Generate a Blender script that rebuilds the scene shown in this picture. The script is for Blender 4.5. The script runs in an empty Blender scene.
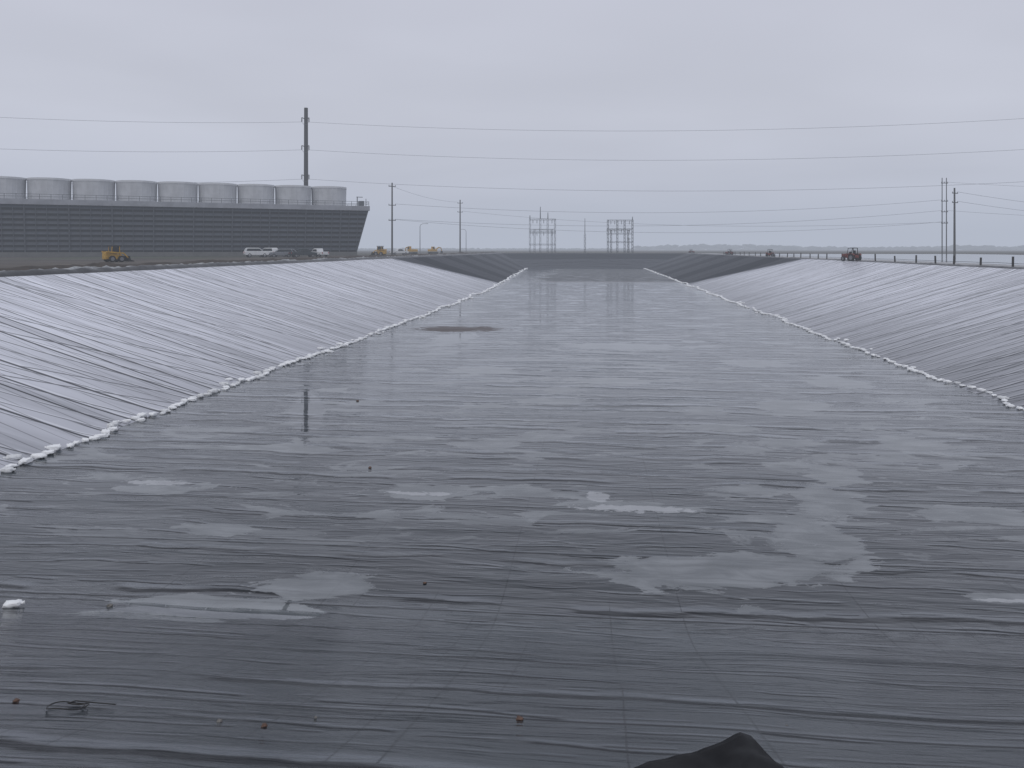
import bpy, bmesh, math, random
from mathutils import Vector, Matrix, noise as mnoise
random.seed(7)
scene=bpy.context.scene
COL=scene.collection
A=math.radians(5.67); CA=math.cos(A); SA=math.sin(A)
EYE=7.1; ZG=5.4
def uv2xy(u,v): return (u*CA+v*SA, -u*SA+v*CA)
def xy2uv(x,y): return (x*CA-y*SA, x*SA+y*CA)
HW=18.6; CREST=35.0; TOE=14.8; NS=2.93; FAR=300.0
def ramp(x,a,b): return min(1,max(0,(x-a)/(b-a)))
def hw(u,v):
    if u>0: return HW
    return HW-.7*ramp(v,40,80)+6.0*ramp(v,140,290)
def side(u,v):
    h_=hw(u,v); return (abs(u)-h_)/((CREST-h_)/ZG)
def smx(s,k): return .5*(s+math.sqrt(s*s+k*k))
def bz(u,v):
    a=side(u,v); b=(TOE-v)/NS; c=(v-FAR)/3.0
    z=max(smx(a,.10) if a>-2 else 0, smx(b,.5) if b>-2.5 else 0, max(c,0))
    if z<.035: z=0 if z<.02 else (z-.02)*2.33
    return min(ZG,z)

# ------------------------------------------------------------ node helper
class NT:
    def __init__(s,mat):
        s.t=mat.node_tree; s.n=s.t.nodes; s.l=s.t.links
    def new(s,typ,**kw):
        n=s.n.new(typ)
        for k,v in kw.items(): setattr(n,k,v)
        return n
    def put(s,sock,val):
        if isinstance(val,bpy.types.NodeSocket): s.l.new(val,sock)
        else: sock.default_value=val
    def math(s,op,a,b=0.0,clamp=False):
        n=s.new('ShaderNodeMath',operation=op,use_clamp=clamp)
        s.put(n.inputs[0],a); s.put(n.inputs[1],b); return n.outputs[0]
    def mul(s,a,b): return s.math('MULTIPLY',a,b)
    def add(s,a,b): return s.math('ADD',a,b)
    def mx(s,a,b): return s.math('MAXIMUM',a,b)
    def line(s,v,c,w,core=.35): return s.rng(s.math('ABSOLUTE',s.math('SUBTRACT',v,c)),w*core,w,1,0)
    def rng(s,v,a,b,c=0.0,d=1.0,smooth=True):
        n=s.new('ShaderNodeMapRange'); n.interpolation_type='SMOOTHSTEP' if smooth else 'LINEAR'
        s.put(n.inputs[0],v)
        for i,x in zip((1,2,3,4),(a,b,c,d)): s.put(n.inputs[i],x)
        return n.outputs[0]
    def scale(s,vec,sc,loc=(0,0,0),rot=(0,0,0)):
        n=s.new('ShaderNodeMapping'); s.put(n.inputs[0],vec)
        n.inputs['Scale'].default_value=sc; n.inputs['Location'].default_value=loc; n.inputs['Rotation'].default_value=rot
        return n.outputs[0]
    def comb(s,x,y,z=0.0):
        n=s.new('ShaderNodeCombineXYZ')
        for i,k in enumerate((x,y,z)): s.put(n.inputs[i],k)
        return n.outputs[0]
    def noise(s,vec,scale=1.0,detail=3.0,rough=.5,dist=0.0):
        n=s.new('ShaderNodeTexNoise'); s.put(n.inputs['Vector'],vec)
        n.inputs['Scale'].default_value=scale; n.inputs['Detail'].default_value=detail
        n.inputs['Roughness'].default_value=rough; n.inputs['Distortion'].default_value=dist
        return n.outputs['Fac']
    def white(s,w):
        n=s.new('ShaderNodeTexWhiteNoise',noise_dimensions='1D'); s.put(n.inputs['W'],w); return n.outputs['Value']
    def mixc(s,f,a,b):
        n=s.new('ShaderNodeMix',data_type='RGBA'); s.put(n.inputs[0],f)
        s.put(n.inputs[6],a); s.put(n.inputs[7],b); return n.outputs[2]
    def mixf(s,f,a,b):
        n=s.new('ShaderNodeMix',data_type='FLOAT'); s.put(n.inputs[0],f)
        s.put(n.inputs[2],a); s.put(n.inputs[3],b); return n.outputs[0]
    def folds(s,x,along,wm,seed,keep=.6,per=3.0,off=.18):
        idn=s.math('FLOOR',x); fr=s.math('FRACT',x)
        r=s.white(s.add(idn,seed)); r2=s.white(s.add(idn,seed+77.3))
        pos=s.rng(r,0,1,.25,.75,False)
        wv=s.mul(s.rng(r2,0,1,.5,1.2,False),wm)
        dd=s.math('SUBTRACT',fr,pos)
        ln=s.rng(s.math('DIVIDE',s.math('ABSOLUTE',dd),wv),.4,1.0,1,0)
        li=s.rng(s.math('DIVIDE',s.math('ABSOLUTE',s.math('SUBTRACT',dd,wm*1.7)),wv),.3,1.2,1,0)
        g=s.noise(s.comb(s.mul(along,1.0/per),s.mul(idn,5.37),seed),1,1,.5)
        gt=s.rng(g,keep-.03,keep+.03)
        return s.mul(ln,gt), s.mul(li,gt)
def rgb(r,g,b): return (r,g,b,1.0)
def newmat(name):
    m=bpy.data.materials.new(name); m.use_nodes=True
    return m,NT(m),m.node_tree.nodes['Principled BSDF']
def simple(name,c,rough=.6,metal=0.0,var=.25,scale=3.0,bump=0.0,spec=.5):
    m,N,P=newmat(name)
    tc=N.new('ShaderNodeTexCoord').outputs['Object']
    f=N.noise(tc,scale,4,.6)
    a=rgb(*[x*(1-var) for x in c]); b=rgb(*[min(1,x*(1+var)) for x in c])
    N.put(P.inputs['Base Color'],N.mixc(N.rng(f,.3,.7),a,b))
    N.put(P.inputs['Roughness'],N.rng(f,.2,.8,max(0,rough-.1),min(1,rough+.1)))
    P.inputs['Metallic'].default_value=metal
    P.inputs['Specular IOR Level'].default_value=spec
    if bump:
        bn=N.new('ShaderNodeBump'); bn.inputs['Distance'].default_value=bump; bn.inputs['Strength'].default_value=1
        N.put(bn.inputs['Height'],f); N.put(P.inputs['Normal'],bn.outputs[0])
    return m

# ------------------------------------------------------------ mesh helpers
def box(bm,c,s,rot=None,taper=1.0):
    r=bmesh.ops.create_cube(bm,size=1.0); vs=r['verts']
    for v in vs:
        if v.co.z>0: v.co.x*=taper; v.co.y*=taper
        v.co=Vector((v.co.x*s[0],v.co.y*s[1],v.co.z*s[2]))
        if rot is not None: v.co=rot@v.co
        v.co+=Vector(c)
    return vs
def cyl(bm,p0,p1,r0,r1=None,n=10,caps=True):
    if r1 is None: r1=r0
    p0=Vector(p0); p1=Vector(p1); d=p1-p0; q=d.to_track_quat('Z','Y')
    a=[];b=[]
    for i in range(n):
        t=2*math.pi*i/n; o=Vector((math.cos(t),math.sin(t),0))
        a.append(bm.verts.new(p0+q@(o*r0))); b.append(bm.verts.new(p1+q@(o*r1)))
    for i in range(n):
        bm.faces.new((a[i],a[(i+1)%n],b[(i+1)%n],b[i]))
    if caps:
        bm.faces.new(a[::-1]); bm.faces.new(b)
def beam(bm,p0,p1,w):
    p0=Vector(p0);p1=Vector(p1);d=p1-p0
    q=d.to_track_quat('Z','Y').to_matrix()
    box(bm,(p0+p1)/2,(w,w,d.length),q)
def extrude_profile(bm,pts,y0,y1,inset=0.0):
    a=[bm.verts.new((x,y0,z)) for x,z in pts]; b=[bm.verts.new((x,y1,z)) for x,z in pts]
    n=len(pts)
    bm.faces.new(a); bm.faces.new(b[::-1])
    for i in range(n): bm.faces.new((a[i],b[i],b[(i+1)%n],a[(i+1)%n]))
def obj(name,bm,mat,parent=None,smooth=False,bevel=0.0):
    bmesh.ops.recalc_face_normals(bm,faces=bm.faces[:])
    me=bpy.data.meshes.new(name); bm.to_mesh(me); bm.free()
    if isinstance(mat,(list,tuple)):
        for m in mat: me.materials.append(m)
    else: me.materials.append(mat)
    if smooth:
        for p in me.polygons: p.use_smooth=True
    o=bpy.data.objects.new(name,me); COL.objects.link(o)
    if bevel:
        md=o.modifiers.new('bevel','BEVEL'); md.width=bevel; md.segments=2; md.limit_method='ANGLE'
    if parent: o.parent=parent
    return o
def thing(name,label,cat,loc=(0,0,0),rz=0.0,group=None):
    e=bpy.data.objects.new(name,None); COL.objects.link(e); e.empty_display_size=.3
    e.location=loc; e.rotation_euler=(0,0,rz); e["label"]=label; e["category"]=cat
    if group: e["group"]=group
    return e
def copy_thing(t,loc,rz,label=None,scale=None):
    n=t.copy(); COL.objects.link(n); n.location=loc; n.rotation_euler=(0,0,rz)
    if label: n["label"]=label
    if scale: n.scale=(scale,)*3
    def rec(src,dst):
        for c in src.children:
            k=c.copy(); COL.objects.link(k); k.parent=dst; k.matrix_parent_inverse=c.matrix_parent_inverse.copy(); rec(c,k)
    rec(t,n); return n
def tag(o,label,cat,group=None):
    o["label"]=label; o["category"]=cat
    if group: o["group"]=group

# ------------------------------------------------------------ world
w=bpy.data.worlds.new("World"); scene.world=w; w.use_nodes=True
N=NT(w); bg=N.n['Background']
tc=N.new('ShaderNodeTexCoord').outputs['Generated']
sx=N.new('ShaderNodeSeparateXYZ'); N.put(sx.inputs[0],tc); z=sx.outputs['Z']
cr=N.new('ShaderNodeValToRGB'); N.put(cr.inputs[0],z)
e=cr.color_ramp.elements
e[0].position=0.0; e[0].color=rgb(.44,.48,.57)
e[1].position=.16; e[1].color=rgb(.605,.625,.715)
x=e.new(.07); x.color=rgb(.56,.585,.68)
x=e.new(.32); x.color=rgb(.555,.57,.66)
x=e.new(1.0); x.color=rgb(.61,.64,.71)
zz=N.math('ADD',N.math('MAXIMUM',z,0.0),.18)
vd=N.new('ShaderNodeVectorMath',operation='DIVIDE'); N.put(vd.inputs[0],tc)
N.put(vd.inputs[1],N.comb(zz,zz,zz))
cl=N.noise(N.scale(vd.outputs[0],(.55,.75,.75)),1.1,3,.5,.3)
clf=N.rng(cl,.28,.72,.925,1.055)
vm=N.new('ShaderNodeVectorMath',operation='SCALE'); N.put(vm.inputs[0],cr.outputs[0]); N.put(vm.inputs['Scale'],clf)
hazy_sky=N.new('ShaderNodeTexSky',sky_type='NISHITA'); hazy_sky.sun_disc=False
hazy_sky.sun_elevation=math.radians(48); hazy_sky.sun_rotation=math.radians(200); hazy_sky.dust_density=8; hazy_sky.air_density=1.5
sv=N.new('ShaderNodeVectorMath',operation='SCALE'); N.put(sv.inputs[0],hazy_sky.outputs[0]); sv.inputs['Scale'].default_value=.07
mx=N.mixc(.04,vm.outputs[0],sv.outputs[0])
N.put(bg.inputs[0],mx); bg.inputs[1].default_value=1.0
sl=bpy.data.lights.new("sun",'SUN'); sl.energy=.5; sl.angle=math.radians(25); sl.color=(1,.98,.95)
so=bpy.data.objects.new("sun",sl); COL.objects.link(so)
az=math.radians(200); el=math.radians(48)
d=Vector((math.sin(az)*math.cos(el),math.cos(az)*math.cos(el),math.sin(el)))
so.rotation_euler=d.to_track_quat('Z','Y').to_euler()

# added haze box, self-glowing to imitate a misty sky volume
m=bpy.data.materials.new("sky_haze"); m.use_nodes=True; N=NT(m); N.n.remove(N.n['Principled BSDF'])
out=N.n['Material Output']
SIG=.0008
ab=N.new('ShaderNodeVolumeAbsorption'); ab.inputs['Color'].default_value=rgb(0,0,0); ab.inputs['Density'].default_value=SIG
em=N.new('ShaderNodeEmission'); em.inputs[0].default_value=rgb(.445,.485,.575); em.inputs[1].default_value=SIG
ad=N.new('ShaderNodeAddShader'); N.l.new(ab.outputs[0],ad.inputs[0]); N.l.new(em.outputs[0],ad.inputs[1])
N.l.new(ad.outputs[0],out.inputs['Volume'])
bm=bmesh.new(); box(bm,(0,1500,30),(9000,9000,80))
o=obj("hazy_sky",bm,m); o["kind"]="structure"

# ------------------------------------------------------------ liner materials
PUD=[(-7.3,14.9,1.9,.85),(-5.6,16.5,1.2,.8),(-8.4,14.2,.9,.4),(-4.9,23.6,1.3,.7),(-12.65,22.9,1.2,.4),(-2.06,23.9,.9,.5),
(1.0,22.7,1.9,.35),(2.05,18.0,1.9,.9),(4.0,18.6,1.4,.8),(5.4,20.3,1.0,1.4),(6.65,23.8,.9,1.5),(7.6,26.6,.8,1.2),(4.6,22.0,1.4,.4),(10.1,22.8,1.6,.7),
(4.5,24.6,1.0,.5),(-12.6,34.6,1.0,.7),(-6.6,47.3,1.9,1.4),(3.1,16.3,.5,.25),(8.3,17.3,1.0,.2),(-9.5,19.7,1.0,.4),
(2,60,4,2),(-11,64,1.5,4),(7,30.7,1.0,.8),(-4,29.5,1.2,.6),(11.5,31,1.3,1.0),(9,38,1.6,1.4),(13,45,1.5,2),(5,33,1.5,.6),(-2,38,1.6,.8),(1,44,2,1.2),(10,52,2,1.6)]
def liner(name,slope):
    m,N,P=newmat(name)
    co=N.new('ShaderNodeTexCoord').outputs['Object']
    s=N.new('ShaderNodeSeparateXYZ'); N.put(s.inputs[0],co); U,V,Z=s.outputs
    big=N.noise(N.scale(co,(.09,.13,.1)),1,3,.6)
    if slope:
        warp=N.noise(N.scale(co,(.10,.06,.06)),1,1)
        AU=N.math('ABSOLUTE',U); right=N.rng(U,0,1)
        def fam(shear,sp,wm,seed,keep,per,wa):
            x=N.add(N.math('DIVIDE',N.add(V,N.mul(AU,shear)),sp),N.mul(warp,wa))
            x=N.add(x,N.mul(N.math('SIGN',U),seed*.37))
            return N.folds(x,AU,wm/sp,seed,keep,per)
        a1,b1=fam(.05,1.7,.11,3.0,.34,12,.6)
        a2,b2=fam(.24,1.05,.065,11.0,.40,8,1.0)
        a3,b3=fam(-.12,.65,.042,23.0,.42,5,1.2)
        a4,b4=fam(.55,2.6,.10,41.0,.44,6,.9)
        a5,b5=fam(.12,4.0,.30,67.0,.40,9,.5)
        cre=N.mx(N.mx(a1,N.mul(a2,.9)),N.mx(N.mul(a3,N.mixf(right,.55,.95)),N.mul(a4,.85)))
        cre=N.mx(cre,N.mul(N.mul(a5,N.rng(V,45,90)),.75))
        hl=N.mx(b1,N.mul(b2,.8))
        sv_=N.math('FRACT',N.add(N.math('DIVIDE',V,6.9),N.mul(warp,.10)))
        seam=N.line(sv_,.5,.014)
        W1=N.noise(N.comb(N.mul(AU,.03),N.mul(N.add(V,N.mul(AU,.1)),.75),5.0),1,3,.55)
        h=N.mul(W1,.22)
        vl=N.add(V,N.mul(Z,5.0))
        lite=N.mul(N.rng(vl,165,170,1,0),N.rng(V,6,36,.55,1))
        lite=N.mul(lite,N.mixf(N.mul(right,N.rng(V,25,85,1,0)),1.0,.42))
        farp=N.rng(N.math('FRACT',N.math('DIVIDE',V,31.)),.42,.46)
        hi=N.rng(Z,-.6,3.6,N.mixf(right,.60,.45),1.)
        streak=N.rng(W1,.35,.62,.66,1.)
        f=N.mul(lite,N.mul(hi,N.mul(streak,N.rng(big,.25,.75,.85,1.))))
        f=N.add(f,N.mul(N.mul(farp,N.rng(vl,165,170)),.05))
        col=N.mixc(f,rgb(.026,.030,.038),rgb(.84,.85,.93))  # pale film tone with glancing sheen painted in, graded by height
        col=N.mixc(N.mul(N.mul(hl,.4),lite),col,rgb(.93,.94,.98))  # painted highlight along the lit flank of each fold
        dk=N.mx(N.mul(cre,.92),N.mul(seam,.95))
        col=N.mixc(dk,col,rgb(.014,.016,.021))  # wrinkle shade painted dark, together with the panel seams
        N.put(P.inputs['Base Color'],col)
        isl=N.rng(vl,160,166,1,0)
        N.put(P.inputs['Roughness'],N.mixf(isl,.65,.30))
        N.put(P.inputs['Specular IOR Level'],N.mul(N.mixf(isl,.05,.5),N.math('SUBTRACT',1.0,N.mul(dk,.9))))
        strength=.32
    else:
        wf=N.noise(N.scale(co,(.16,.10,.1)),1,3,.6)
        pf=N.noise(N.scale(co,(2.2,4.0,2)),1,4,.65)
        def fam(sp,wm,seed,keep,per,wa,shear=0.0,pw=.10):
            x=N.add(N.math('DIVIDE',N.add(V,N.mul(U,shear)),sp),N.add(N.mul(wf,wa),N.mul(pf,pw)))
            return N.folds(x,U,wm/sp,seed,keep,per)
        a1,b1=fam(3.0,.14,5.0,.45,4.0,.6,0,.06)
        a2,b2=fam(1.0,.058,13.0,.46,2.0,1.4,.05,.10)
        a3,b3=fam(.48,.036,29.0,.47,1.0,2.4,-.04)
        a4,b4=fam(5.0,.45,53.0,.42,5.5,.5,0,.06)
        a5,b5=fam(1.9,.20,83.0,.41,2.6,1.2,.03,.14)
        farm=N.rng(V,40,75); midm=N.mul(N.rng(V,20,32),N.rng(V,95,150,1,.5))
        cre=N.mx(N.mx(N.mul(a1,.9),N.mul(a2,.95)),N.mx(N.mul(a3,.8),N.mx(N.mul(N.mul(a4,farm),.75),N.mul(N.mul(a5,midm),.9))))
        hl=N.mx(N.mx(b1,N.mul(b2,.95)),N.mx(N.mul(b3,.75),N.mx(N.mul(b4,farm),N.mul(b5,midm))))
        near=N.rng(V,15.0,18.0,1,0)
        sv_=N.math('FRACT',N.add(N.math('DIVIDE',V,3.45),N.mul(wf,.06)))
        x7=N.add(N.math('DIVIDE',U,3.5),N.mul(wf,.03)); x2=N.add(N.math('DIVIDE',U,1.3),N.mul(wf,.25))
        sl1=N.line(N.math('FRACT',x7),.5,.0055)
        n1,n1b=N.folds(x2,V,.012,61.0,.48,4.0)
        seamV=N.mul(N.line(sv_,.5,.018),N.rng(pf,.25,.45,.6,1))
        seam=N.mx(N.mul(seamV,.9),N.mx(N.mul(sl1,N.mixf(near,.35,.60)),N.mul(n1,N.mul(near,.6))))
        slt=N.mul(N.line(sv_,.525,.02),.8)
        W0=N.noise(N.scale(co,(.05,.22,.03)),1,2,.55,.5)
        W1=N.noise(N.scale(co,(.18,.90,.07)),1,4,.62,.45)
        h=N.add(N.mul(W0,.28),N.mul(W1,.24))
        at=N.new('ShaderNodeAttribute'); at.attribute_name='wet'
        pn=N.noise(N.scale(co,(.75,1.5,.5)),1,5,.60,.5)
        pn2=N.noise(N.scale(co,(.24,.62,.1),loc=(5,9,0)),1,5,.64,.6)
        fld=N.add(at.outputs['Fac'],N.mul(N.math('SUBTRACT',pn,.5),1.6))
        p1=N.rng(fld,.44,.50)
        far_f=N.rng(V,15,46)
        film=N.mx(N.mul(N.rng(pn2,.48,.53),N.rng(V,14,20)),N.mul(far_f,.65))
        p3=N.mul(N.rng(pn2,.560,.585),N.rng(V,17,22))
        pud=N.mx(p1,p3)
        du=N.math('DIVIDE',N.add(N.add(U,13.3),N.mul(N.add(V,-37.0),.355)),.8); dv=N.math('DIVIDE',N.add(V,-35.0),5.0)
        calm=N.rng(N.add(N.add(N.mul(du,du),N.mul(dv,dv)),N.mul(N.math('SUBTRACT',pn,.5),2.0)),.6,1.2,1,0)
        dry=N.rng(big,.35,.65)
        col=N.mixc(dry,rgb(.008,.013,.018),rgb(.016,.024,.031))
        col=N.mixc(N.mul(far_f,.40),col,rgb(.13,.145,.17))  # base colour lifts with distance, a painted wet sheen
        col=N.mixc(N.mul(N.mx(hl,slt),N.mixf(far_f,.24,.65)),col,rgb(.30,.325,.37))  # painted glints beside ripples and seams, stronger farther off
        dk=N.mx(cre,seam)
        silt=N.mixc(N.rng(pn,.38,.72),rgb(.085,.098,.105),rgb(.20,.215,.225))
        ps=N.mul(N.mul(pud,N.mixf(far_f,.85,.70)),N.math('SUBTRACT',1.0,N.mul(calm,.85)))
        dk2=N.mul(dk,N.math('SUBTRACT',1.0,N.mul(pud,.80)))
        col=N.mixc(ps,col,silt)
        col=N.mixc(N.mul(dk2,.95),col,rgb(.003,.004,.006))  # crease and seam shade put into the colour
        edge=N.mx(N.line(fld,.445,.014),N.mul(N.line(pn2,.565,.005),N.rng(V,17,22)))
        col=N.mixc(N.mul(edge,N.mul(N.rng(pf,.48,.6),.45)),col,rgb(.34,.35,.37))
        def blob(u0,v0,ru,rv,nz,amt):
            du=N.math('DIVIDE',N.add(U,-u0),ru); dv=N.math('DIVIDE',N.add(V,-v0),rv)
            q=N.add(N.add(N.mul(du,du),N.mul(dv,dv)),N.mul(N.math('SUBTRACT',nz,.5),amt)); return N.rng(q,.75,1.15,1,0)
        wh=N.mx(blob(.15,23.5,.32,.5,pf,4.5),N.mx(blob(1.2,22.5,1.6,.28,pf,7.0),blob(-13.2,23.6,1.0,.20,pf,7.0)))
        wh=N.mx(wh,N.mx(blob(-5.0,23.3,.9,.18,pf,7.),blob(8.6,17.2,.8,.10,pf,7.)))
        col=N.mixc(N.mul(wh,.6),col,rgb(.42,.43,.45))
        mud=N.mul(blob(-12.0,71.5,3.9,2.4,pn,4.5),.85)
        col=N.mixc(mud,col,rgb(.070,.047,.038))
        dark=N.mul(N.rng(V,165,185),N.rng(V,288,294,1,0)); dark=N.mul(dark,N.rng(N.add(U,N.mul(wf,14)),-9,-3)); dark=N.mul(dark,N.rng(pn2,.40,.46))
        col=N.mixc(N.mul(dark,.9),col,rgb(.022,.025,.030))
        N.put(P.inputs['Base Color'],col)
        rr=N.mixf(film,N.mixf(dry,.12,.20),.06)
        rr=N.mixf(N.mx(pud,calm),rr,.02); rr=N.mixf(N.mx(mud,N.mul(dark,.8)),rr,.55)
        N.put(P.inputs['Roughness'],rr)
        sp=N.mixf(far_f,.50,1.0); sp=N.mixf(N.mul(pud,.6),sp,.9); sp=N.mul(sp,N.math('SUBTRACT',1.0,N.mul(dk2,.95)))
        N.put(P.inputs['Specular IOR Level'],N.mixf(N.mx(mud,N.mul(dark,.85)),sp,.10))
        strength=N.mul(N.mixf(N.mx(pud,calm),N.mixf(film,1.0,.65),0.04),.46)
    P.inputs['IOR'].default_value=1.5
    bn=N.new('ShaderNodeBump'); bn.inputs['Distance'].default_value=1.0
    N.put(bn.inputs['Strength'],strength); N.put(bn.inputs['Height'],h)
    N.put(P.inputs['Normal'],bn.outputs[0])
    return m
mfloor=liner("wet_black_liner",False); mslope=liner("pale_painted_sheen_liner",True)

# basin mesh
us=[-36+ .5*i for i in range(145)]
us=sorted(set(us+[-HW,HW,-CREST,CREST]))
vs_=[-3,-2,-1]; v=-1
while v<60: v+=.4; vs_.append(v)
while v<FAR+16.2: v+=.9; vs_.append(v)
vs_.append(FAR+17.5)
vs_=sorted(set(vs_+[FAR]))
bm=bmesh.new(); wl=bm.verts.layers.float.new('wet'); grid=[]
for v in vs_:
    row=[]
    for u in us:
        z=bz(u,v)
        if v<-1: z=ZG
        if z>0.05 and z<ZG-.05:
            k=min(1,z*2)
            if side(u,v)>max(0,(TOE-v)/NS):
                z+=k*(.06*(mnoise.noise(Vector((u*.03,v*.3+(5 if u>0 else 0),3.1)))))
            else:
                z+=k*.04*mnoise.noise(Vector((u*.5,v*.25,3.1)))
        elif z>=ZG-.05: z+= .012+.05*abs(mnoise.noise(Vector((u*.8,v*.6,1.))))
        vt=bm.verts.new((u,v,z)); row.append(vt)
        f=0
        if z<.5:
            for (pu,pv,ru,rv) in PUD:
                q=((u-pu)/ru)**2+((v-pv)/rv)**2
                if q<9: f=max(f,math.exp(-q*.7))
        vt[wl]=f
    grid.append(row)
for j in range(len(vs_)-1):
    for i in range(len(us)-1):
        fc=bm.faces.new((grid[j][i],grid[j][i+1],grid[j+1][i+1],grid[j+1][i]))
        cu=(us[i]+us[i+1])/2; cv=(vs_[j]+vs_[j+1])/2
        sd=side(cu,cv); nr=(TOE-cv)/NS; fr=(cv-FAR)/3
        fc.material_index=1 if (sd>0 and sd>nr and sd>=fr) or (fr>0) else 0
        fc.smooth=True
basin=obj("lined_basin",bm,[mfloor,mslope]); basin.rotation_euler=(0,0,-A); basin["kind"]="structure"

# ------------------------------------------------------------ ground
m,N,P=newmat("muddy_ground")
co=N.new('ShaderNodeTexCoord').outputs['Object']
f=N.noise(co,.05,6,.65); g=N.noise(N.scale(co,(.02,.02,.02),loc=(4,2,0)),1,4,.6)
c=N.mixc(N.rng(f,.35,.65),rgb(.038,.031,.025),rgb(.085,.073,.062))
c=N.mixc(N.rng(g,.5,.6),c,rgb(.050,.060,.034))
N.put(P.inputs['Base Color'],c); P.inputs['Roughness'].default_value=.85
bn=N.new('ShaderNodeBump'); bn.inputs['Distance'].default_value=.4; N.put(bn.inputs['Height'],N.noise(co,.6,4,.6)); N.put(P.inputs['Normal'],bn.outputs[0])
mground=m
bm=bmesh.new()
X=[-7000,-35.6,35.6,7000]; Y=[-3000,-2.6,FAR+16.9,9000]
gv=[[bm.verts.new((x,y,ZG)) for x in X] for y in Y]
for j in range(3):
    for i in range(3):
        if i==1 and j==1: continue
        bm.faces.new((gv[j][i],gv[j][i+1],gv[j+1][i+1],gv[j+1][i]))
o=obj("ground",bm,mground); o.rotation_euler=(0,0,-A); o["kind"]="structure"

def sheet(name,u0,u1,v0,v1,z,mat,amp=0,n=40):
    bm=bmesh.new(); L=[];R=[]
    for i in range(n+1):
        v=v0+(v1-v0)*i/n
        L.append(bm.verts.new((u0+amp*mnoise.noise(Vector((v*.05,1,0))),v,z)))
        R.append(bm.verts.new((u1+amp*mnoise.noise(Vector((v*.05,7,0))),v,z)))
    for i in range(n): bm.faces.new((L[i],R[i],R[i+1],L[i+1]))
    o=obj(name,bm,mat); o.rotation_euler=(0,0,-A); o["kind"]="structure"; return o
mgravel=simple("muddy_gravel",(.075,.062,.050),.9,0,.4,.3,.05)
mpgrav=simple("pale_gravel",(.34,.34,.35),.8,0,.2,.3)
sheet("gravel_road",-66,-46,-40,420,ZG+.006,mgravel,2)
mw,N,P=newmat("pond_water")
P.inputs['Base Color'].default_value=rgb(.16,.17,.18); P.inputs['Roughness'].default_value=.08
sheet("pond_water",45,125,50,290,ZG+.012,mw,3,80)
sheet("gravel_track",36.6,48,-10,330,ZG+.006,mpgrav,.6,80)

msoil=simple("dark_soil",(.045,.035,.027),.95,0,.4,1.2,.1)
mblack=simple("black_liner",(.018,.019,.022),.42,0,.3,2.0,.01)
def ridge(name,uc,wid,hgt,v0,v1,step,mat,z0=ZG-.02,seed=0,rag=.5):
    bm=bmesh.new(); rows=[]; v=v0; K=9
    while v<=v1:
        r=[]
        hh=hgt*(1+rag*mnoise.noise(Vector((v*.15,seed,0)))+rag*.6*mnoise.noise(Vector((v*.8,seed,4))))
        off=.3*wid*mnoise.noise(Vector((v*.06,seed,8)))
        for k in range(K):
            t=k/(K-1)*2-1
            zz=hh*(math.cos(t*math.pi/2)**.8)*(1+rag*.5*mnoise.noise(Vector((t*2,v*1.3,seed)))) if abs(t)<1 else 0
            r.append(bm.verts.new((uc+off+t*wid/2,v,z0+zz)))
        rows.append(r); v+=step
    for a,b in zip(rows,rows[1:]):
        for k in range(K-1): bm.faces.new((a[k],a[k+1],b[k+1],b[k]))
    o=obj(name,bm,mat,smooth=True); o.rotation_euler=(0,0,-A); o["kind"]="structure"; return o
ridge("earth_berm",-40.6,4.4,.44,20,330,.7,msoil,seed=3,rag=.7)
ridge("liner_edge",-36.0,1.2,.36,-2,317,.5,mblack,seed=11,rag=.5)
ridge("liner_edge",35.9,.9,.20,-2,317,.5,mblack,seed=17,rag=.45)
mpale=simple("pale_geotextile",(.36,.37,.38),.85,0,.3,2.0,.01)
ridge("geotextile_edge",-37.4,.6,.34,-2,230,.5,mpale,seed=21,rag=.7)

# ------------------------------------------------------------ sandbags
mbag=simple("white_woven_bag",(.92,.93,.94),.8,0,.05,14.0,.004)
mbag2=simple("soiled_woven_bag",(.72,.73,.74),.85,0,.15,9.0,.004)
def bag_mesh(seed):
    bm=bmesh.new(); bmesh.ops.create_cube(bm,size=2); bmesh.ops.subdivide_edges(bm,edges=bm.edges[:],cuts=4,use_grid_fill=True)
    for v in bm.verts:
        p=v.co.copy(); q=p.normalized()*1.25; p=p.lerp(q,.5)
        x=p.x; end=max(0,abs(x)-.75)
        p.y*=1-.25*end; p.z*=1-1.1*min(.8,end)
        n=1+.25*mnoise.noise(p*1.7+Vector((seed*7,0,0)))
        p=Vector((p.x*.20*n,p.y*.14*n,p.z*.065*n))
        p.z+=.03*mnoise.noise(p*12+Vector((seed,3,0)))
        p.z=max(p.z,-.055)+.055
        v.co=p
    cyl(bm,(.19,0,.04),(.29,.03,.06),.022,.055,8)
    return bm
bag_meshes=[]
for k in range(6):
    bm=bag_mesh(k); me=bpy.data.meshes.new("sandbag"); bmesh.ops.recalc_face_normals(bm,faces=bm.faces[:]); bm.to_mesh(me); bm.free()
    me.materials.append(mbag if k<5 else mbag2)
    for p in me.polygons: p.use_smooth=True
    bag_meshes.append(me)
pos=[]
def row(side_,v0,v1,sp):
    v=v0
    while v<v1:
        uc=side_*hw(side_,v)+.6*mnoise.noise(Vector((v*.11,side_*5,0)))+.35*mnoise.noise(Vector((v*.4,side_*9,0)))
        pos.append((uc+random.uniform(-.10,.10),v,side_))
        if random.random()<.09: pos.append((uc+random.choice((-1,1))*random.uniform(.25,.5),v+random.uniform(-.2,.2),side_))
        v+=sp*random.uniform(.65,1.35)*(1 if random.random()>.07 else 2.0)
row(-1,19,298,.50); row(1,31,298,.60)
pos.sort(key=lambda p:p[1])
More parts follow.
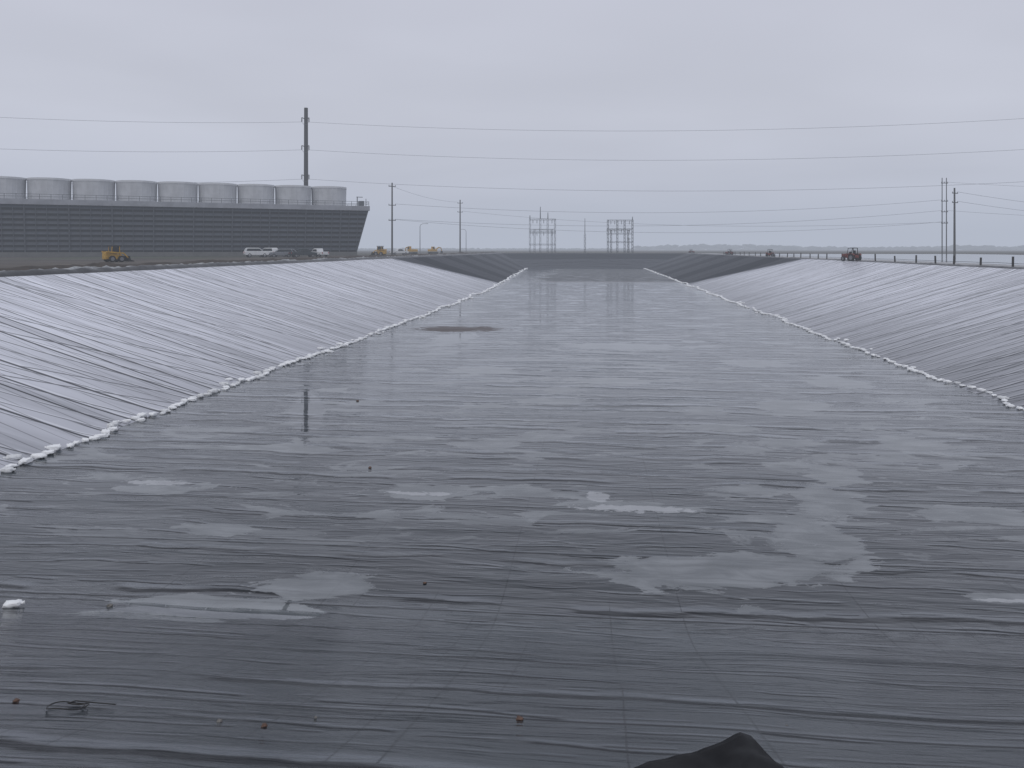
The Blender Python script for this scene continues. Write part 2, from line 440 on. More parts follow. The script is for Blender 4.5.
for i,(u,v,s) in enumerate(pos[:298]):
    me=random.choice(bag_meshes)
    o=bpy.data.objects.new("sandbag",me); COL.objects.link(o)
    x,y=uv2xy(u,v); o.location=(x,y,max(0,bz(u,v)-.01)); o.rotation_euler=(random.uniform(-.08,.08),random.uniform(-.06,.06),random.uniform(0,6.28))
    k=random.uniform(.65,1.1)*(.9 if s>0 else 1); o.scale=(k,k,k*random.uniform(.9,1.3))
    soiled=me.materials[0]==mbag2
    tag(o,"greyish soiled woven sandbag weighing down the liner at the slope toe" if soiled else "white woven sandbag weighing down the liner at the slope toe","sandbag","sandbags along the toe of the slopes")
bm=bmesh.new()
for (u,v,s) in pos[298:]:
    z=bz(u,v)
    st=bmesh.ops.create_icosphere(bm,subdivisions=1,radius=1.0)['verts']
    a=random.uniform(0,3.14); R=Matrix.Rotation(a,3,'Z'); k=random.uniform(.8,1.2)
    for q in st:
        p=Vector((q.co.x*.24,q.co.y*.17,q.co.z*.10))*k; q.co=R@p+Vector((u,v,z+.05))
o=obj("distant_sandbags",bm,mbag,smooth=True); o.rotation_euler=(0,0,-A); o["kind"]="stuff"
tag(o,"far continuation of the white sandbag rows along the slope toes","sandbags")
def put(o,X,Y,dz=0): 
    u,v=xy2uv(X,Y); o.location=(X,Y,bz(u,v)+dz)
def bagobj(X,Y,label,sc=.6):
    o=bpy.data.objects.new("sandbag",bag_meshes[0]); COL.objects.link(o); put(o,X,Y); o.scale=(sc,)*3; o.rotation_euler=(0,0,.3); tag(o,label,"sandbag","sandbags along the toe of the slopes")
bagobj(-9.5,15.5,"small white bag lying alone on the wet liner",.7)

mstone=simple("brown_clod",(.12,.07,.05),.8,0,.4,20,.01)
mstone2=simple("grey_clod",(.18,.17,.16),.8,0,.4,20,.01)
for (X_,Y_,r,mm,lab) in [(.08,8.5,.035,mstone,"reddish brown lump of clay on the wet black liner"),(-2.87,8.0,.025,mstone2,"small grey stone on the wet black liner"),
    (-2.4,7.9,.025,mstone,"reddish brown lump of clay on the wet black liner"),(-5.2,8.55,.03,mstone,"reddish brown lump of clay on the wet black liner"),
    (-7.7,15.6,.05,mstone2,"small grey stone on the wet black liner"),(-1.83,17.1,.035,mstone,"reddish brown lump of clay on the wet black liner"),
    (-4.6,26.4,.05,mstone,"dark brown clod of soil on the wet liner"),(-7.2,38,.06,mstone,"dark brown clod of soil on the wet liner"),(-2,8.3,.015,mstone2,"small grey stone on the wet black liner"),(2.9,8.6,.015,mstone2,"small grey stone on the wet black liner")]:
    bm=bmesh.new(); st=bmesh.ops.create_icosphere(bm,subdivisions=3,radius=r)['verts']
    for q in st:
        q.co*=1+.6*mnoise.noise(q.co/r*1.5+Vector((X_,Y_,0))); q.co.z=q.co.z*.6
    o=obj("soil_clod",bm,mm,smooth=True); put(o,X_,Y_,r*.4); tag(o,lab,"clod","clods and stones scattered on the liner")
def tube(bm,pts,r,n=6):
    for a,b in zip(pts,pts[1:]): cyl(bm,a,b,r,r,n)
mwire=simple("dark_wire",(.02,.018,.016),.5,.3,.2,5)
bm=bmesh.new()
pts=[]
for i in range(40):
    t=i/39*2*math.pi*1.35; rr=.15+.03*math.sin(t*.6)
    pts.append((rr*1.15*math.cos(t),rr*1.1*math.sin(t),.02+.01*math.sin(t*3)))
pts+= [(-.05,.2,.03),(.2,.16,.03),(.42,.14,.03)]
tube(bm,pts,.006)
o=obj("wire_loop",bm,mwire); put(o,-4.5,8.27,.02)
o.rotation_euler=(-math.atan(1/NS),0,-A); tag(o,"coiled loop of dark wire lying on the liner","wire")

# black flap of spare liner lying on the near slope
far_=[(-.64,.50,.01),(-.44,.52,.070),(-.14,.50,.13),(.10,.50,.19),(.24,.49,.25),(.35,.47,.295),(.43,.44,.285),(.48,.40,.20),(.53,.36,.10),(.58,.30,.02)]
mid_=[(-.80,.16,.01),(-.50,.14,.05),(-.16,.08,.09),(.10,.05,.12),(.22,.04,.20),(.34,.02,.25),(.44,.02,.24),(.52,.0,.17),(.60,-.02,.08),(.70,-.05,.01)]
nea_=[(-.95,-.7,.01),(-.6,-.75,.06),(-.2,-.8,.07),(.08,-.85,.10),(.22,-.88,.19),(.36,-.9,.23),(.48,-.9,.22),(.58,-.9,.14),(.68,-.92,.06),(.82,-.95,.01)]
bm=bmesh.new(); rows=[]
TT=[i/16 for i in range(17)]
def sub(L_):
    out_=[]
    for p,q in zip(L_,L_[1:]):
        for k in range(4): out_.append(Vector(p).lerp(Vector(q),k/4))
    out_.append(Vector(L_[-1])); return out_
F_,M_,E_=sub(far_),sub(mid_),sub(nea_)
for t in TT:
    r=[]
    for p,q,w_ in zip(F_,M_,E_):
        c_=p.lerp(q,t/.4) if t<=.4 else q.lerp(w_,(t-.4)/.6)
        a_=min(1,c_.z*8)
        c_.z+=a_*(.006*mnoise.noise(Vector((c_.x*5,c_.y*3,1)))+.006*math.sin(c_.x*26+c_.y*12))
        r.append(bm.verts.new(c_))
    rows.append(r)
for a,b in zip(rows,rows[1:]):
    for k in range(len(a)-1): bm.faces.new((a[k],a[k+1],b[k+1],b[k]))
mflap=simple("black_spare_liner",(.004,.004,.005),.50,0,.3,4,0,spec=.10)
o=obj("liner_flap",bm,mflap,smooth=True); md=o.modifiers.new('thick','SOLIDIFY'); md.thickness=.012
put(o,1.60,6.42); o.rotation_euler=(-math.atan(1/NS),0,0)
tag(o,"folded black flap of spare liner lying on the near slope","liner flap")

# ------------------------------------------------------------ cooling tower
mlouv=simple("louvre_panel",(.036,.045,.062),.6,0,.25,.5)
mframe=simple("louvre_frame",(.060,.068,.084),.7,0,.15,.8)
mdeck=simple("deck_fascia",(.30,.31,.34),.7,0,.15,.4)
mstack=simple("fibreglass_stack",(.50,.51,.53),.6,0,.12,.35)
mrimm=simple("stack_rim",(.62,.63,.65),.6,0,.08,.35)
mdark=simple("dark_inside",(.005,.006,.008),.9,0,.1,1)
mconc=simple("concrete",(.12,.12,.115),.85,0,.15,.5)
msteel=simple("galvanised_steel",(.12,.13,.14),.5,.4,.15,1.0)
ang=math.atan2(.399,.917)
L=80.2; EX=30
tower=thing("cooling_tower","long grey industrial cooling tower with a row of round fan stacks","cooling tower",(-110,175,ZG),ang)
x0,x1=-EX,L; HT=12.6; W=14.0; SL=2.2
ES=2.6
def endx(z): return x1-ES*(1-(z-1)/(HT-1.9))
bm=bmesh.new()
pr=[(SL,1.0),(W-SL,1.0),(W,HT-.9),(0,HT-.9)]
a=[bm.verts.new((x0,y+.3 if k in(0,3) else y-.3,z)) for k,(y,z) in enumerate(pr)]; b=[bm.verts.new((endx(z),y+.3 if k in(0,3) else y-.3,z)) for k,(y,z) in enumerate(pr)]
for i in range(4): bm.faces.new((a[i],a[(i+1)%4],b[(i+1)%4],b[i]))
bm.faces.new(a);bm.faces.new(b)
obj("wall",bm,mdark,tower)
bm=bmesh.new(); nr=9
for i in range(nr):
    z=1.2+(HT-2.2)*(i+.5)/nr; f=(z-1)/(HT-1.9); y=SL*(1-f); xe=endx(z)-.1
    Rm=Matrix.Rotation(math.radians(-24),3,'X')
    box(bm,((x0+xe)/2,y,z),(xe-x0,.06,(HT-2.2)/nr*.62),Rm)
obj("louvers",bm,mlouv,tower)
bm=bmesh.new(); n=int((x1-x0)/2.2)
for i in range(n+1):
    x=x0+.1+(x1-ES-x0-.2)*i/n
    beam(bm,(x,SL-.22,.9),(x,-.2,HT-.9),.12 if i%4 else .26)
beam(bm,(endx(1)-.05,SL-.22,.9),(x1-.1,-.2,HT-.9),.2)
obj("frame",bm,mframe,tower)
bm=bmesh.new(); box(bm,((x0+x1-ES)/2,W/2,.5),(x1-x0-ES,W-2*SL+2.0,1.0)); obj("basin",bm,mconc,tower)
bm=bmesh.new(); box(bm,((x0+x1)/2,W/2,HT-.6),(x1-x0+.5,W+.9,1.2)); obj("deck",bm,mdeck,tower,bevel=.03)
bm=bmesh.new()
k=int((x1-x0)/2.2)
for yy in (-.35,W+.35):
    for i in range(k+1):
        x=x0+(x1-x0)*i/k; box(bm,(x,yy,HT+.53),(.09,.09,1.1))
    for zz_ in (.55,1.08): box(bm,((x0+x1)/2,yy,HT+zz_),(x1-x0,.07,.08))
for xx in (x1+.1,):
    for zz_ in (.55,1.08): box(bm,(xx,W/2,HT+zz_),(.06,W+.7,.07))
obj("railing",bm,msteel,tower)
def lathe(bm,prof,n=96,rib=0):
    R=[]
    for k,(r,z) in enumerate(prof):
        R.append([bm.verts.new(((r+(.05 if (i%4==0 and k<rib) else 0))*math.cos(2*math.pi*i/n),(r+(.05 if (i%4==0 and k<rib) else 0))*math.sin(2*math.pi*i/n),z)) for i in range(n)])
    for p,q in zip(R,R[1:]):
        for i in range(n): bm.faces.new((p[i],p[(i+1)%n],q[(i+1)%n],q[i]))
SX=71.4
bm=bmesh.new(); lathe(bm,[(4.26,0),(4.27,.3),(4.36,4.5),(4.2,4.5),(3.95,.8)],rib=3)
st=obj("fan_stack",bm,mstack,tower); st.location=(SX,6.2,HT-.03)
bm=bmesh.new(); lathe(bm,[(4.18,4.50),(4.46,4.50),(4.46,4.95),(4.18,4.95),(4.18,4.50)])
rim=obj("stack_rim",bm,mrimm,st)
bm=bmesh.new(); cyl(bm,(0,0,1.0),(0,0,1.5),.5,.5,12)
for i in range(7):
    t=i*2*math.pi/7; Rm=Matrix.Rotation(t,3,'Z')@Matrix.Rotation(.25,3,'X'); box(bm,Matrix.Rotation(t,3,'Z')@Vector((2.0,0,1.3)),(3.2,.5,.06),Rm)
fan=obj("fan",bm,mframe,st)
for i in range(1,12):
    x=SX-8.96*i
    if x<x0+4.2: break
    c=st.copy(); COL.objects.link(c); c.parent=tower; c.location=(x,6.2,HT-.03)
    for q_ in (fan,rim):
        f2=q_.copy(); COL.objects.link(f2); f2.parent=c
bm=bmesh.new()
box(bm,(L-1.2,3,HT+.7),(1.2,1.6,1.4)); cyl(bm,(L-2.6,1.2,HT),(L-2.6,1.2,HT+2.4),.12); box(bm,(L-2.0,1.2,HT+2.3),(1.6,.15,.15)); 
cyl(bm,(L-.4,1,HT),(L-.4,1,HT+1.9),.08)
obj("hoist",bm,msteel,tower)

# ------------------------------------------------------------ poles and wires
mpole=simple("weathered_steel_pole",(.032,.030,.030),.7,.0,.2,.4)
mwood=simple("wood_pole",(.06,.055,.05),.9,0,.3,1.0)
mins=simple("insulator",(.08,.075,.075),.35,0,.2,3)
mcable=simple("cable",(.13,.135,.145),.6,0,.1,1)
def mono(X_,Y_,hts,top,rz,label,r=.62):
    t=thing("transmission_pole",label,"power pole",(X_,Y_,ZG),rz,"tall transmission poles")
    bm=bmesh.new(); cyl(bm,(0,0,-.3),(0,0,top-ZG),r,r*.75,16); obj("pole_shaft",bm,mpole,t,smooth=False)
    ends=[]
    for i,h in enumerate(hts):
        z=EYE+h-ZG
        for sx_ in (-1,1):
            bm=bmesh.new(); cyl(bm,(0,0,z+.2),(sx_*1.0,-1.2,z+.5),.16,.10,8); obj("arm",bm,mpole,t)
            bm=bmesh.new()
            for q in range(6): cyl(bm,(sx_*1.0,-1.2,z+.45-q*.2),(sx_*1.0,-1.2,z+.34-q*.2),.19,.19,8)
            cyl(bm,(sx_*1.0,-1.2,z+.5),(sx_*1.0,-1.2,z-.8),.05,.05,6); obj("insulator",bm,mins,t)
        M=Matrix.Rotation(rz,3,'Z')
        ends.append([Vector((X_,Y_,ZG))+M@Vector((sx_*1.0,-1.2,z-.75)) for sx_ in (-1,1)])
        bm=bmesh.new(); tube(bm,[(-1.0,-1.2,z-.75),(-.4,-1.3,z-1.5),(.4,-1.3,z-1.5),(1.0,-1.2,z-.75)],.04,6); obj("jumper_cable",bm,mcable,t)
    return ends
def wire(p,q,sag,r=.033,label="sagging grey power line strung between poles"):
    bm=bmesh.new(); pts=[]
    for i in range(33):
        t=i/32; P_=p.lerp(q,t); P_.z-=4*sag*t*(1-t); pts.append(P_)
    tube(bm,pts,r,5)
    o=obj("power_line",bm,mcable); tag(o,label,"power line","overhead power lines")
H3=[37.2,29.2,20.8]
eA=mono(-59.4,235,H3,47.8,.1,"very tall slender steel transmission pole behind the cooling tower",.72)
eB=mono(185,197,[36.8,29.1,21.1],46.4,.1,"very tall slender steel transmission pole carrying three lines")
eC=mono(-220,160,[36.8,29.2,21.1],46.4,.1,"very tall slender steel transmission pole carrying three lines")
for i in range(3):
    wire(eA[i][1],eB[i][0],4.8); wire(eA[i][0],eC[i][1],3.7)
def wood(X_,Y_,H,label,arms=(1.0,),rz=0,w=2.4,r=.17,twin=0):
    t=thing("utility_pole",label,"utility pole",(X_,Y_,ZG),rz,"utility poles beyond the basin")
    for s in ((-twin/2,twin/2) if twin else (0,)):
        bm=bmesh.new(); cyl(bm,(s,0,-.3),(s,0,H),r,r*.7,10); obj("pole_shaft",bm,mwood,t)
    pts=[]
    for a in arms:
        bm=bmesh.new(); box(bm,(0,-.15,H-a),(w,.14,.18)); obj("crossarm",bm,mwood,t)
        for s in (-w/2+.1,0,w/2-.1):
            bm=bmesh.new(); cyl(bm,(s,-.15,H-a+.08),(s,-.15,H-a+.38),.08,.06,8); obj("insulator",bm,mins,t)
        pts.append([Vector((X_,Y_,ZG))+Matrix.Rotation(rz,3,'Z')@Vector((s,-.15,H-a+.36)) for s in (-w/2+.1,w/2-.1)])
    return pts
pD=wood(-33.1,225,20,"tall wooden utility pole with crossarms beside the basin",(1.0,6.2,10.4),.3,w=2.0,r=.26)
pE=wood(-19.1,300,19.8,"wooden utility pole standing beyond the far slope",(1.2,4.5),.2,w=2.0,r=.28)
pG=wood(122,230,21.8,"twin slender poles joined by crossarms",(1.5,6.6,9.6,12.8),.1,w=2.0,r=.15,twin=1.3)
pF=wood(108.6,200,16.7,"stout wooden utility pole with crossarms",(1.3,3.6),.5,w=2.2,r=.28)
pH=wood(260,205,21.5,"wooden utility pole with crossarms",(1.5,6.6,9.6),.1,r=.2)
pI=wood(205,255,14,"wooden utility pole with crossarms",(1.3,3.6),.4,r=.2)
for a in (1,2):
    wire(pD[a][1],pG[a][0],3.0,.032)
wire(pD[2][0],pG[3][0],3.4,.030); wire(pE[1][1],pG[3][1],3.0,.032)
wire(pD[0][0],pE[0][0],1.0,.028); wire(pG[0][0],pH[0][0],3,.028); wire(pG[2][1],pH[2][1],3,.028)
wire(pF[0][1],pI[0][1],1.2,.032); wire(pF[1][1],pI[1][1],1.2,.032)
wood(49.5,345,6.5,"short wooden pole beyond the far slope",(.6,),0,w=1.2,r=.2)

mlamp=simple("lamp_metal",(.26,.27,.28),.4,.5,.1,2)
def lamp(X_,Y_,H,rz):
    t=thing("street_lamp","tall grey street lamp with a curved arm","street lamp",(X_,Y_,ZG),rz,"street lamps near the basin")
    bm=bmesh.new(); cyl(bm,(0,0,0),(0,0,H-.8),.13,.08,10); obj("lamp_post",bm,mlamp,t)
    bm=bmesh.new(); pts=[(0,0,H-.85),(.25,0,H-.3),(.8,0,H-.05),(1.7,0,H)]
    tube(bm,pts,.06,8); obj("lamp_arm",bm,mlamp,t)
    bm=bmesh.new(); box(bm,(2.0,0,H-.02),(.75,.32,.16),taper=.7); obj("lamp_head",bm,mlamp,t)
    return t
l1=lamp(-26.3,233,9,0.1)
for (X_,Y_,rz) in ((-16.9,300,3.2),): copy_thing(l1,(X_,Y_,ZG),rz)

# substation gantries
mgal=simple("galvanised_lattice",(.06,.063,.07),.7,.1,.15,1)
def lattice(bm,p,H,w,t=.13,n=8):
    x,y,z=p
    for sx_ in (-1,1):
        for sy in (-1,1): beam(bm,(x+sx_*w/2,y+sy*w/2,z),(x+sx_*w/2,y+sy*w/2,z+H),t)
    for i in range(n):
        z0=z+H*i/n; z1=z+H*(i+1)/n; s=1 if i%2 else -1
        for sy in (-1,1): beam(bm,(x-s*w/2,y+sy*w/2,z0),(x+s*w/2,y+sy*w/2,z1),t*.6)
        for sx_ in (-1,1): beam(bm,(x+sx_*w/2,y-s*w/2,z0),(x+sx_*w/2,y+s*w/2,z1),t*.6)
def hlattice(bm,xa,xb,y,z,w,t=.12,n=8):
    for sz in (-1,1):
        for sy in (-1,1): beam(bm,(xa,y+sy*w/2,z+sz*w/2),(xb,y+sy*w/2,z+sz*w/2),t)
    for i in range(n):
        a=xa+(xb-xa)*i/n; b=xa+(xb-xa)*(i+1)/n; s=1 if i%2 else -1
        for sy in (-1,1): beam(bm,(a,y+sy*w/2,z-s*w/2),(b,y+sy*w/2,z+s*w/2),t*.6)
def gantry(X_,Y_,w,H,masts,beams,label):
    t=thing("substation_gantry",label,"substation gantry",(X_,Y_,ZG),0,"substation gantries beyond the basin")
    for x,y in ((0,0),(w,0),(w*.42,3),(w*.72,3),(w*.2,6),(w*.9,6)):
        bm=bmesh.new(); lattice(bm,(x,y,0),H*(1 if y<5 else .72),.6,.12,10); obj("column",bm,mgal,t)
    for z in beams:
        bm=bmesh.new(); hlattice(bm,-.3,w+.3,0,z,.5,.11,12); obj("beam",bm,mgal,t)
    bm=bmesh.new(); hlattice(bm,-.3,w+.3,3,beams[0]-5.6,.4,.10,12); obj("beam",bm,mgal,t)
    bm=bmesh.new(); hlattice(bm,0,w,6,H*.70,.4,.10,12); obj("beam",bm,mgal,t)
    for x,h in masts:
        bm=bmesh.new(); cyl(bm,(x,0,H),(x,0,h),.22,.12,8); obj("mast",bm,mgal,t)
    for x in [w*f for f in (.12,.28,.55,.88)]:
        for z in (beams[0]-.3,beams[1]-.3):
            bm=bmesh.new()
            for q in range(5): cyl(bm,(x,0,z-.25*q),(x,0,z-.25*q-.14),.17,.17,8)
            cyl(bm,(x,0,z),(x,0,z-1.5),.05,.05,6)
            obj("insulator",bm,mins,t)
    return t
gantry(7.6,345,10.6,14.4,[(4.4,19.6),(7.6,17.2),(0,16)],(14.2,9.0,3.6),"grey lattice steel substation gantry with tall lightning masts")
gantry(40.6,345,10.4,14.0,[(10.4,15.4)],(13.8,10.2,4.6),"grey lattice steel substation gantry with stacked crossbeams")
t=thing("lattice_mast","slim lattice mast standing beyond the far slope","mast",(30.6,342,ZG))
bm=bmesh.new(); lattice(bm,(0,0,0),8,.6,.11,8); obj("mast_base",bm,mgal,t)
bm=bmesh.new(); cyl(bm,(0,0,8),(0,0,14.6),.16,.09,8); obj("mast_tip",bm,mgal,t)

# ------------------------------------------------------------ fence on the right crest
mpost=simple("fence_post_dark",(.045,.042,.04),.8,0,.3,3)
fence=thing("pipe_fence","low dark fence of short posts carrying a pipe rail","fence",(0,0,ZG),-A)
v=58
while v<250:
    bm=bmesh.new(); u=38.6+random.uniform(-.1,.1); h=random.uniform(.80,1.05)
    beam(bm,(u,v,-.05),(u+random.uniform(-.04,.04),v,h),.15)
    obj("fence_post",bm,mpost,fence); v+=random.uniform(4.4,8.2)
bm=bmesh.new(); pts=[]
v=56
while v<252:
    pts.append((38.5,v,.38+.06*mnoise.noise(Vector((v*.2,0,0))))); v+=2.0
tube(bm,pts,.022,6); obj("rail",bm,mpost,fence)

# ------------------------------------------------------------ vehicles
mtyre=simple("tyre",(.02,.02,.021),.85,0,.2,6)
mrim=simple("rim",(.25,.25,.26),.4,.6,.1,6)
mglass=simple("vehicle_glass",(.02,.025,.03),.08,0,.1,1)
myel=simple("yellow_paint",(.50,.29,.03),.5,0,.25,3)
mred=simple("red_paint",(.16,.035,.025),.6,0,.3,3)
mchar=simple("dark_machine_metal",(.03,.03,.03),.7,.1,.3,4)
mwhite=simple("white_paint",(.66,.67,.68),.35,0,.06,1)
mgrey=simple("grey_paint",(.20,.21,.23),.3,.3,.08,1)
mgreenp=simple("dark_paint",(.03,.04,.045),.3,.2,.08,1)
mlight=simple("headlight_lens",(.7,.7,.68),.15,0,.05,3)
mtail=simple("tail_light_lens",(.4,.02,.02),.2,0,.05,3)
def wheel(t,x,y,r,wd):
    e=bpy.data.objects.new("wheel",None); COL.objects.link(e); e.parent=t; e.location=(x,y,r)
    bm=bmesh.new(); s=wd/2
    n=20; prof=[(r*.62,-s),(r*.93,-s),(r,-s*.7),(r,s*.7),(r*.93,s),(r*.62,s)]
    R=[[bm.verts.new((q*math.cos(2*math.pi*i/n),yy,q*math.sin(2*math.pi*i/n))) for i in range(n)] for q,yy in prof]
    for k in range(len(R)):
        p,q=R[k],R[(k+1)%len(R)]
        for i in range(n): bm.faces.new((p[i],p[(i+1)%n],q[(i+1)%n],q[i]))
    obj("tyre",bm,mtyre,e)
    bm=bmesh.new(); cyl(bm,(0,-s*.8,0),(0,s*.8,0),r*.62,r*.62,16); cyl(bm,(0,-s*.9,0),(0,s*.9,0),r*.2,r*.2,8); obj("rim",bm,mrim,e)
def car(paint,label,cat,pickup=False):
    t=thing("parked_car" if not pickup else "pickup_truck",label,cat,group="vehicles parked beside the cooling tower")
    if pickup:
        low=[(-2.7,.45),(2.6,.42),(2.75,.6),(2.7,.98),(1.5,1.12),(-2.7,1.12)]
        cab=[(-.9,1.1),(1.45,1.1),(.75,1.75),(.5,1.82),(-.65,1.82)]
    else:
        low=[(-2.3,.42),(2.25,.4),(2.4,.6),(2.32,.95),(1.35,1.08),(-2.35,1.1),(-2.42,.7)]
        cab=[(-2.3,1.08),(1.3,1.06),(.65,1.62),(.4,1.72),(-1.8,1.74),(-2.05,1.62)]
    bm=bmesh.new(); extrude_profile(bm,low,-.93,.93); obj("body",bm,paint,t,bevel=.07)
    bm=bmesh.new(); extrude_profile(bm,cab,-.78,.78); obj("roof",bm,paint,t,bevel=.09)
    a=min(p[0] for p in cab)+.25; b=max(p[0] for p in cab)-.3
    for s in (-1,1):
        bm=bmesh.new(); g=[(a,1.16),(b,1.16),(b-.52,1.6),(a+.15,1.6)]; extrude_profile(bm,g,s*.775,s*.80); obj("window",bm,mglass,t)
    bm=bmesh.new(); vs=[bm.verts.new(p) for p in ((cab[1][0]+.02,-.68,1.12),(cab[1][0]+.02,.68,1.12),(cab[2][0]+.05,.62,1.6),(cab[2][0]+.05,-.62,1.6))]; bm.faces.new(vs); obj("windscreen",bm,mglass,t)
    for s in (-1,1):
        bm=bmesh.new(); box(bm,(2.33 if not pickup else 2.68,s*.7,.78),(.12,.32,.16)); obj("headlight",bm,mlight,t)
        bm=bmesh.new(); box(bm,(-2.39 if not pickup else -2.7,s*.78,.88),(.08,.18,.28)); obj("tail_light",bm,mtail,t)
        for x in ((-1.45,1.5) if not pickup else (-1.75,1.75)): wheel(t,x,s*.82,.37,.24)
    return t
def place(t,X_,Y_,rz): t.location=(X_,Y_,ZG+.01); t.rotation_euler=(0,0,rz)
k=.001226
c=car(mwhite,"white sport utility vehicle parked in front of the cooling tower","car"); place(c,(256-512)*k*166,166,.5); c.scale=(1,1,1.12)
c5=copy_thing(c,((268-512)*k*172,172,ZG+.01),2.6)
c2=car(mgrey,"grey car parked in front of the cooling tower","car"); place(c2,(281-512)*k*168,168,3.5)
c3=car(mgreenp,"dark pickup truck parked in front of the cooling tower","pickup",True); place(c3,(303-512)*k*168,168,.6)
c6=car(mwhite,"white pickup truck parked in front of the cooling tower","pickup",True); place(c6,(318-512)*k*176,176,2.4)
c4=copy_thing(c6,((399-512)*k*240,240,ZG+.01),.6,"white pickup truck parked beyond the cooling tower")
copy_thing(c2,((291-512)*k*180,180,ZG+.01),.2)

def loader(paint,label,cat="loader",sc=1):
    t=thing("compact_loader",label,cat,group="construction machines around the basin")
    for s in (-1,1):
        for x in (-.6,.6): wheel(t,x,s*.7,.42,.32)
    bm=bmesh.new(); extrude_profile(bm,[(-1.35,.35),(.95,.35),(1.05,.8),(.4,.95),(-.3,1.15),(-1.35,1.3)],-.5,.5); obj("body",bm,paint,t,bevel=.05)
    cabe=bpy.data.objects.new("cab",None); COL.objects.link(cabe); cabe.parent=t
    bm=bmesh.new()
    for x in (-.55,.5):
        for y in (-.42,.42): beam(bm,(x,y,1.0),(x*.9,y,2.05),.08)
    obj("cab_frame",bm,paint,cabe)
    bm=bmesh.new(); box(bm,(-.03,0,1.6),(.95,.78,.8)); obj("cab_glass",bm,mglass,cabe)
    bm=bmesh.new(); box(bm,(-.03,0,2.1),(1.3,1.0,.1)); obj("cab_roof",bm,mchar,cabe,bevel=.03)
    for s in (-1,1):
        bm=bmesh.new(); beam(bm,(-1.3,s*.62,1.35),(.9,s*.62,1.15),.16); beam(bm,(.9,s*.62,1.15),(1.55,s*.62,.5),.14); obj("lift_arm",bm,paint,t)
    bm=bmesh.new(); extrude_profile(bm,[(1.5,.1),(2.2,.05),(2.25,.12),(1.75,.3),(1.65,.75),(1.5,.8)],-.85,.85); obj("bucket",bm,mchar,t)
    return t
ld=loader(myel,"yellow compact loader parked on the muddy bank"); place(ld,(114-512)*k*106,106,.9)
ld2=copy_thing(ld,((380-512)*k*205,205,ZG+.01),2.8,"yellow compact loader working near the basin crest",1.15)

def excavator(paint,label):
    t=thing("excavator",label,"excavator",group="construction machines around the basin")
    for s in (-1,1):
        bm=bmesh.new(); extrude_profile(bm,[(-1.6,.3),(-1.35,.0),(1.35,0),(1.6,.3),(1.5,.65),(-1.5,.65)],s*.95-.22,s*.95+.22); obj("track",bm,mchar,t,bevel=.08)
    bm=bmesh.new(); extrude_profile(bm,[(-1.7,.8),(1.2,.8),(1.2,1.2),(-.2,1.65),(-1.7,1.6)],-1.1,1.1); obj("body",bm,paint,t,bevel=.06)
    bm=bmesh.new(); extrude_profile(bm,[(.0,1.2),(1.15,1.2),(1.25,1.7),(.95,2.6),(.0,2.6)],.3,1.1); cab=obj("cab",bm,paint,t,bevel=.05)
    bm=bmesh.new(); extrude_profile(bm,[(.15,1.65),(1.0,1.65),(.85,2.45),(.15,2.45)],1.1,1.115); obj("window",bm,mglass,cab)
    bm=bmesh.new(); extrude_profile(bm,[(.15,1.65),(1.0,1.65),(.85,2.45),(.15,2.45)],.285,.3); obj("window",bm,mglass,cab)
    bm=bmesh.new(); beam(bm,(1.0,-.1,1.3),(2.6,-.1,2.3),.34); beam(bm,(2.6,-.1,2.3),(3.7,-.1,2.1),.3); obj("boom",bm,paint,t)
    bm=bmesh.new(); beam(bm,(3.7,-.1,2.2),(4.1,-.1,.9),.22); obj("stick",bm,paint,t)
    bm=bmesh.new(); extrude_profile(bm,[(4.2,1.0),(4.4,.4),(3.9,.1),(3.6,.3),(3.95,.6),(3.9,1.0)],-.5,.3); obj("bucket",bm,mchar,t)
    return t
ex=excavator(myel,"yellow excavator working beside the far basin slope"); place(ex,(412-512)*k*270,270,2.3)
copy_thing(ex,((433-512)*k*300,300,ZG+.01),.8)

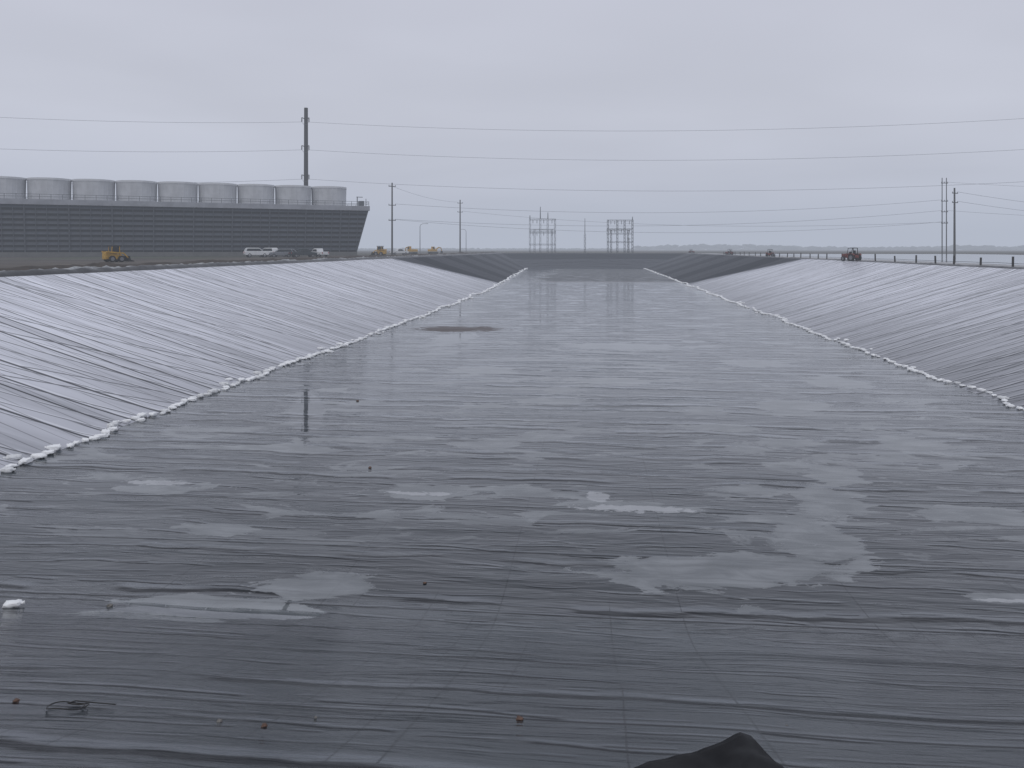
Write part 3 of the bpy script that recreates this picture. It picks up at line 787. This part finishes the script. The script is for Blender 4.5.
def utv(paint,label):
    t=thing("utility_tractor",label,"tractor",group="small red machines along the crest")
    for s in (-1,1): wheel(t,-.75,s*.72,.55,.36); wheel(t,.9,s*.66,.38,.26)
    bm=bmesh.new(); extrude_profile(bm,[(-1.2,.5),(1.4,.5),(1.5,.7),(1.4,1.1),(.45,1.2),(.2,.8),(-.3,.8),(-1.2,1.0)],-.42,.42); obj("body",bm,paint,t,bevel=.06)
    for s in (-1,1):
        bm=bmesh.new(); extrude_profile(bm,[(-1.3,.95),(-1.1,1.2),(-.4,1.2),(-.1,.9),(-.15,.85),(-.45,1.12),(-1.05,1.12),(-1.25,.9)],s*.72-.18,s*.72+.18); obj("fender",bm,paint,t)
    bm=bmesh.new(); box(bm,(-.45,0,1.1),(.5,.5,.14)); box(bm,(-.68,0,1.4),(.12,.48,.55)); obj("seat",bm,mchar,t,bevel=.03)
    bm=bmesh.new()
    for s in (-1,1): beam(bm,(-.9,s*.45,1.0),(-.85,s*.45,2.0),.08); beam(bm,(.35,s*.45,1.1),(.1,s*.45,2.0),.06)
    obj("roll_bar",bm,mchar,t)
    bm=bmesh.new(); box(bm,(-.35,0,2.03),(1.1,.95,.1)); obj("canopy",bm,mchar,t,bevel=.03)
    bm=bmesh.new(); cyl(bm,(.1,0,1.25),(.2,0,1.3),.2,.2,14); cyl(bm,(.15,0,1.28),(.45,0,1.0),.03,.03,6); obj("steering_wheel",bm,mchar,t)
    return t
ut=utv(mred,"small red tractor with dark canopy on the basin crest"); place(ut,47.2,113.5,2.0); ut.scale=(.9,)*3
copy_thing(ut,(54.6,172,ZG+.01),.9,None,.8); copy_thing(ut,(59.9,225,ZG+.01),2.2,None,.8); copy_thing(ut,(68.4,310,ZG+.01),.5,None,.8)

# ------------------------------------------------------------ distant trees
mtree=simple("distant_foliage",(.045,.055,.04),.9,0,.4,.05)
bm=bmesh.new()
for i in range(1500):
    th=random.uniform(-.75,.80); R_=1500+random.uniform(-60,160)
    hh=6+8*max(0,mnoise.noise(Vector((th*6,2,0)))+.25)
    if th<.15: hh*=.4
    x=R_*math.sin(th); y=R_*math.cos(th); rr=random.uniform(3,7)*(1 if th>.15 else .6)
    st=bmesh.ops.create_icosphere(bm,subdivisions=1,radius=1)['verts']
    zc=random.uniform(.2,1)*hh
    for q in st:
        q.co=Vector((q.co.x*rr*1.6,q.co.y*rr,q.co.z*rr*.55))*(1+.3*random.uniform(-1,1)); q.co+=Vector((x,y,ZG+max(zc-rr*.4,1)))
o=obj("distant_trees",bm,mtree); o["kind"]="stuff"; tag(o,"hazy distant belt of trees along the flat horizon","trees")

# ------------------------------------------------------------ camera
cd=bpy.data.cameras.new("camera"); co_=bpy.data.objects.new("camera",cd); COL.objects.link(co_)
cd.sensor_width=36; cd.lens=28.65; cd.clip_end=20000; cd.clip_start=.05
cd.shift_y=-.1318
co_.location=(0,0,EYE); co_.rotation_euler=(math.radians(90),0,0)
scene.camera=co_
scene.view_settings.view_transform='Standard'; scene.view_settings.look='None'; scene.view_settings.exposure=0
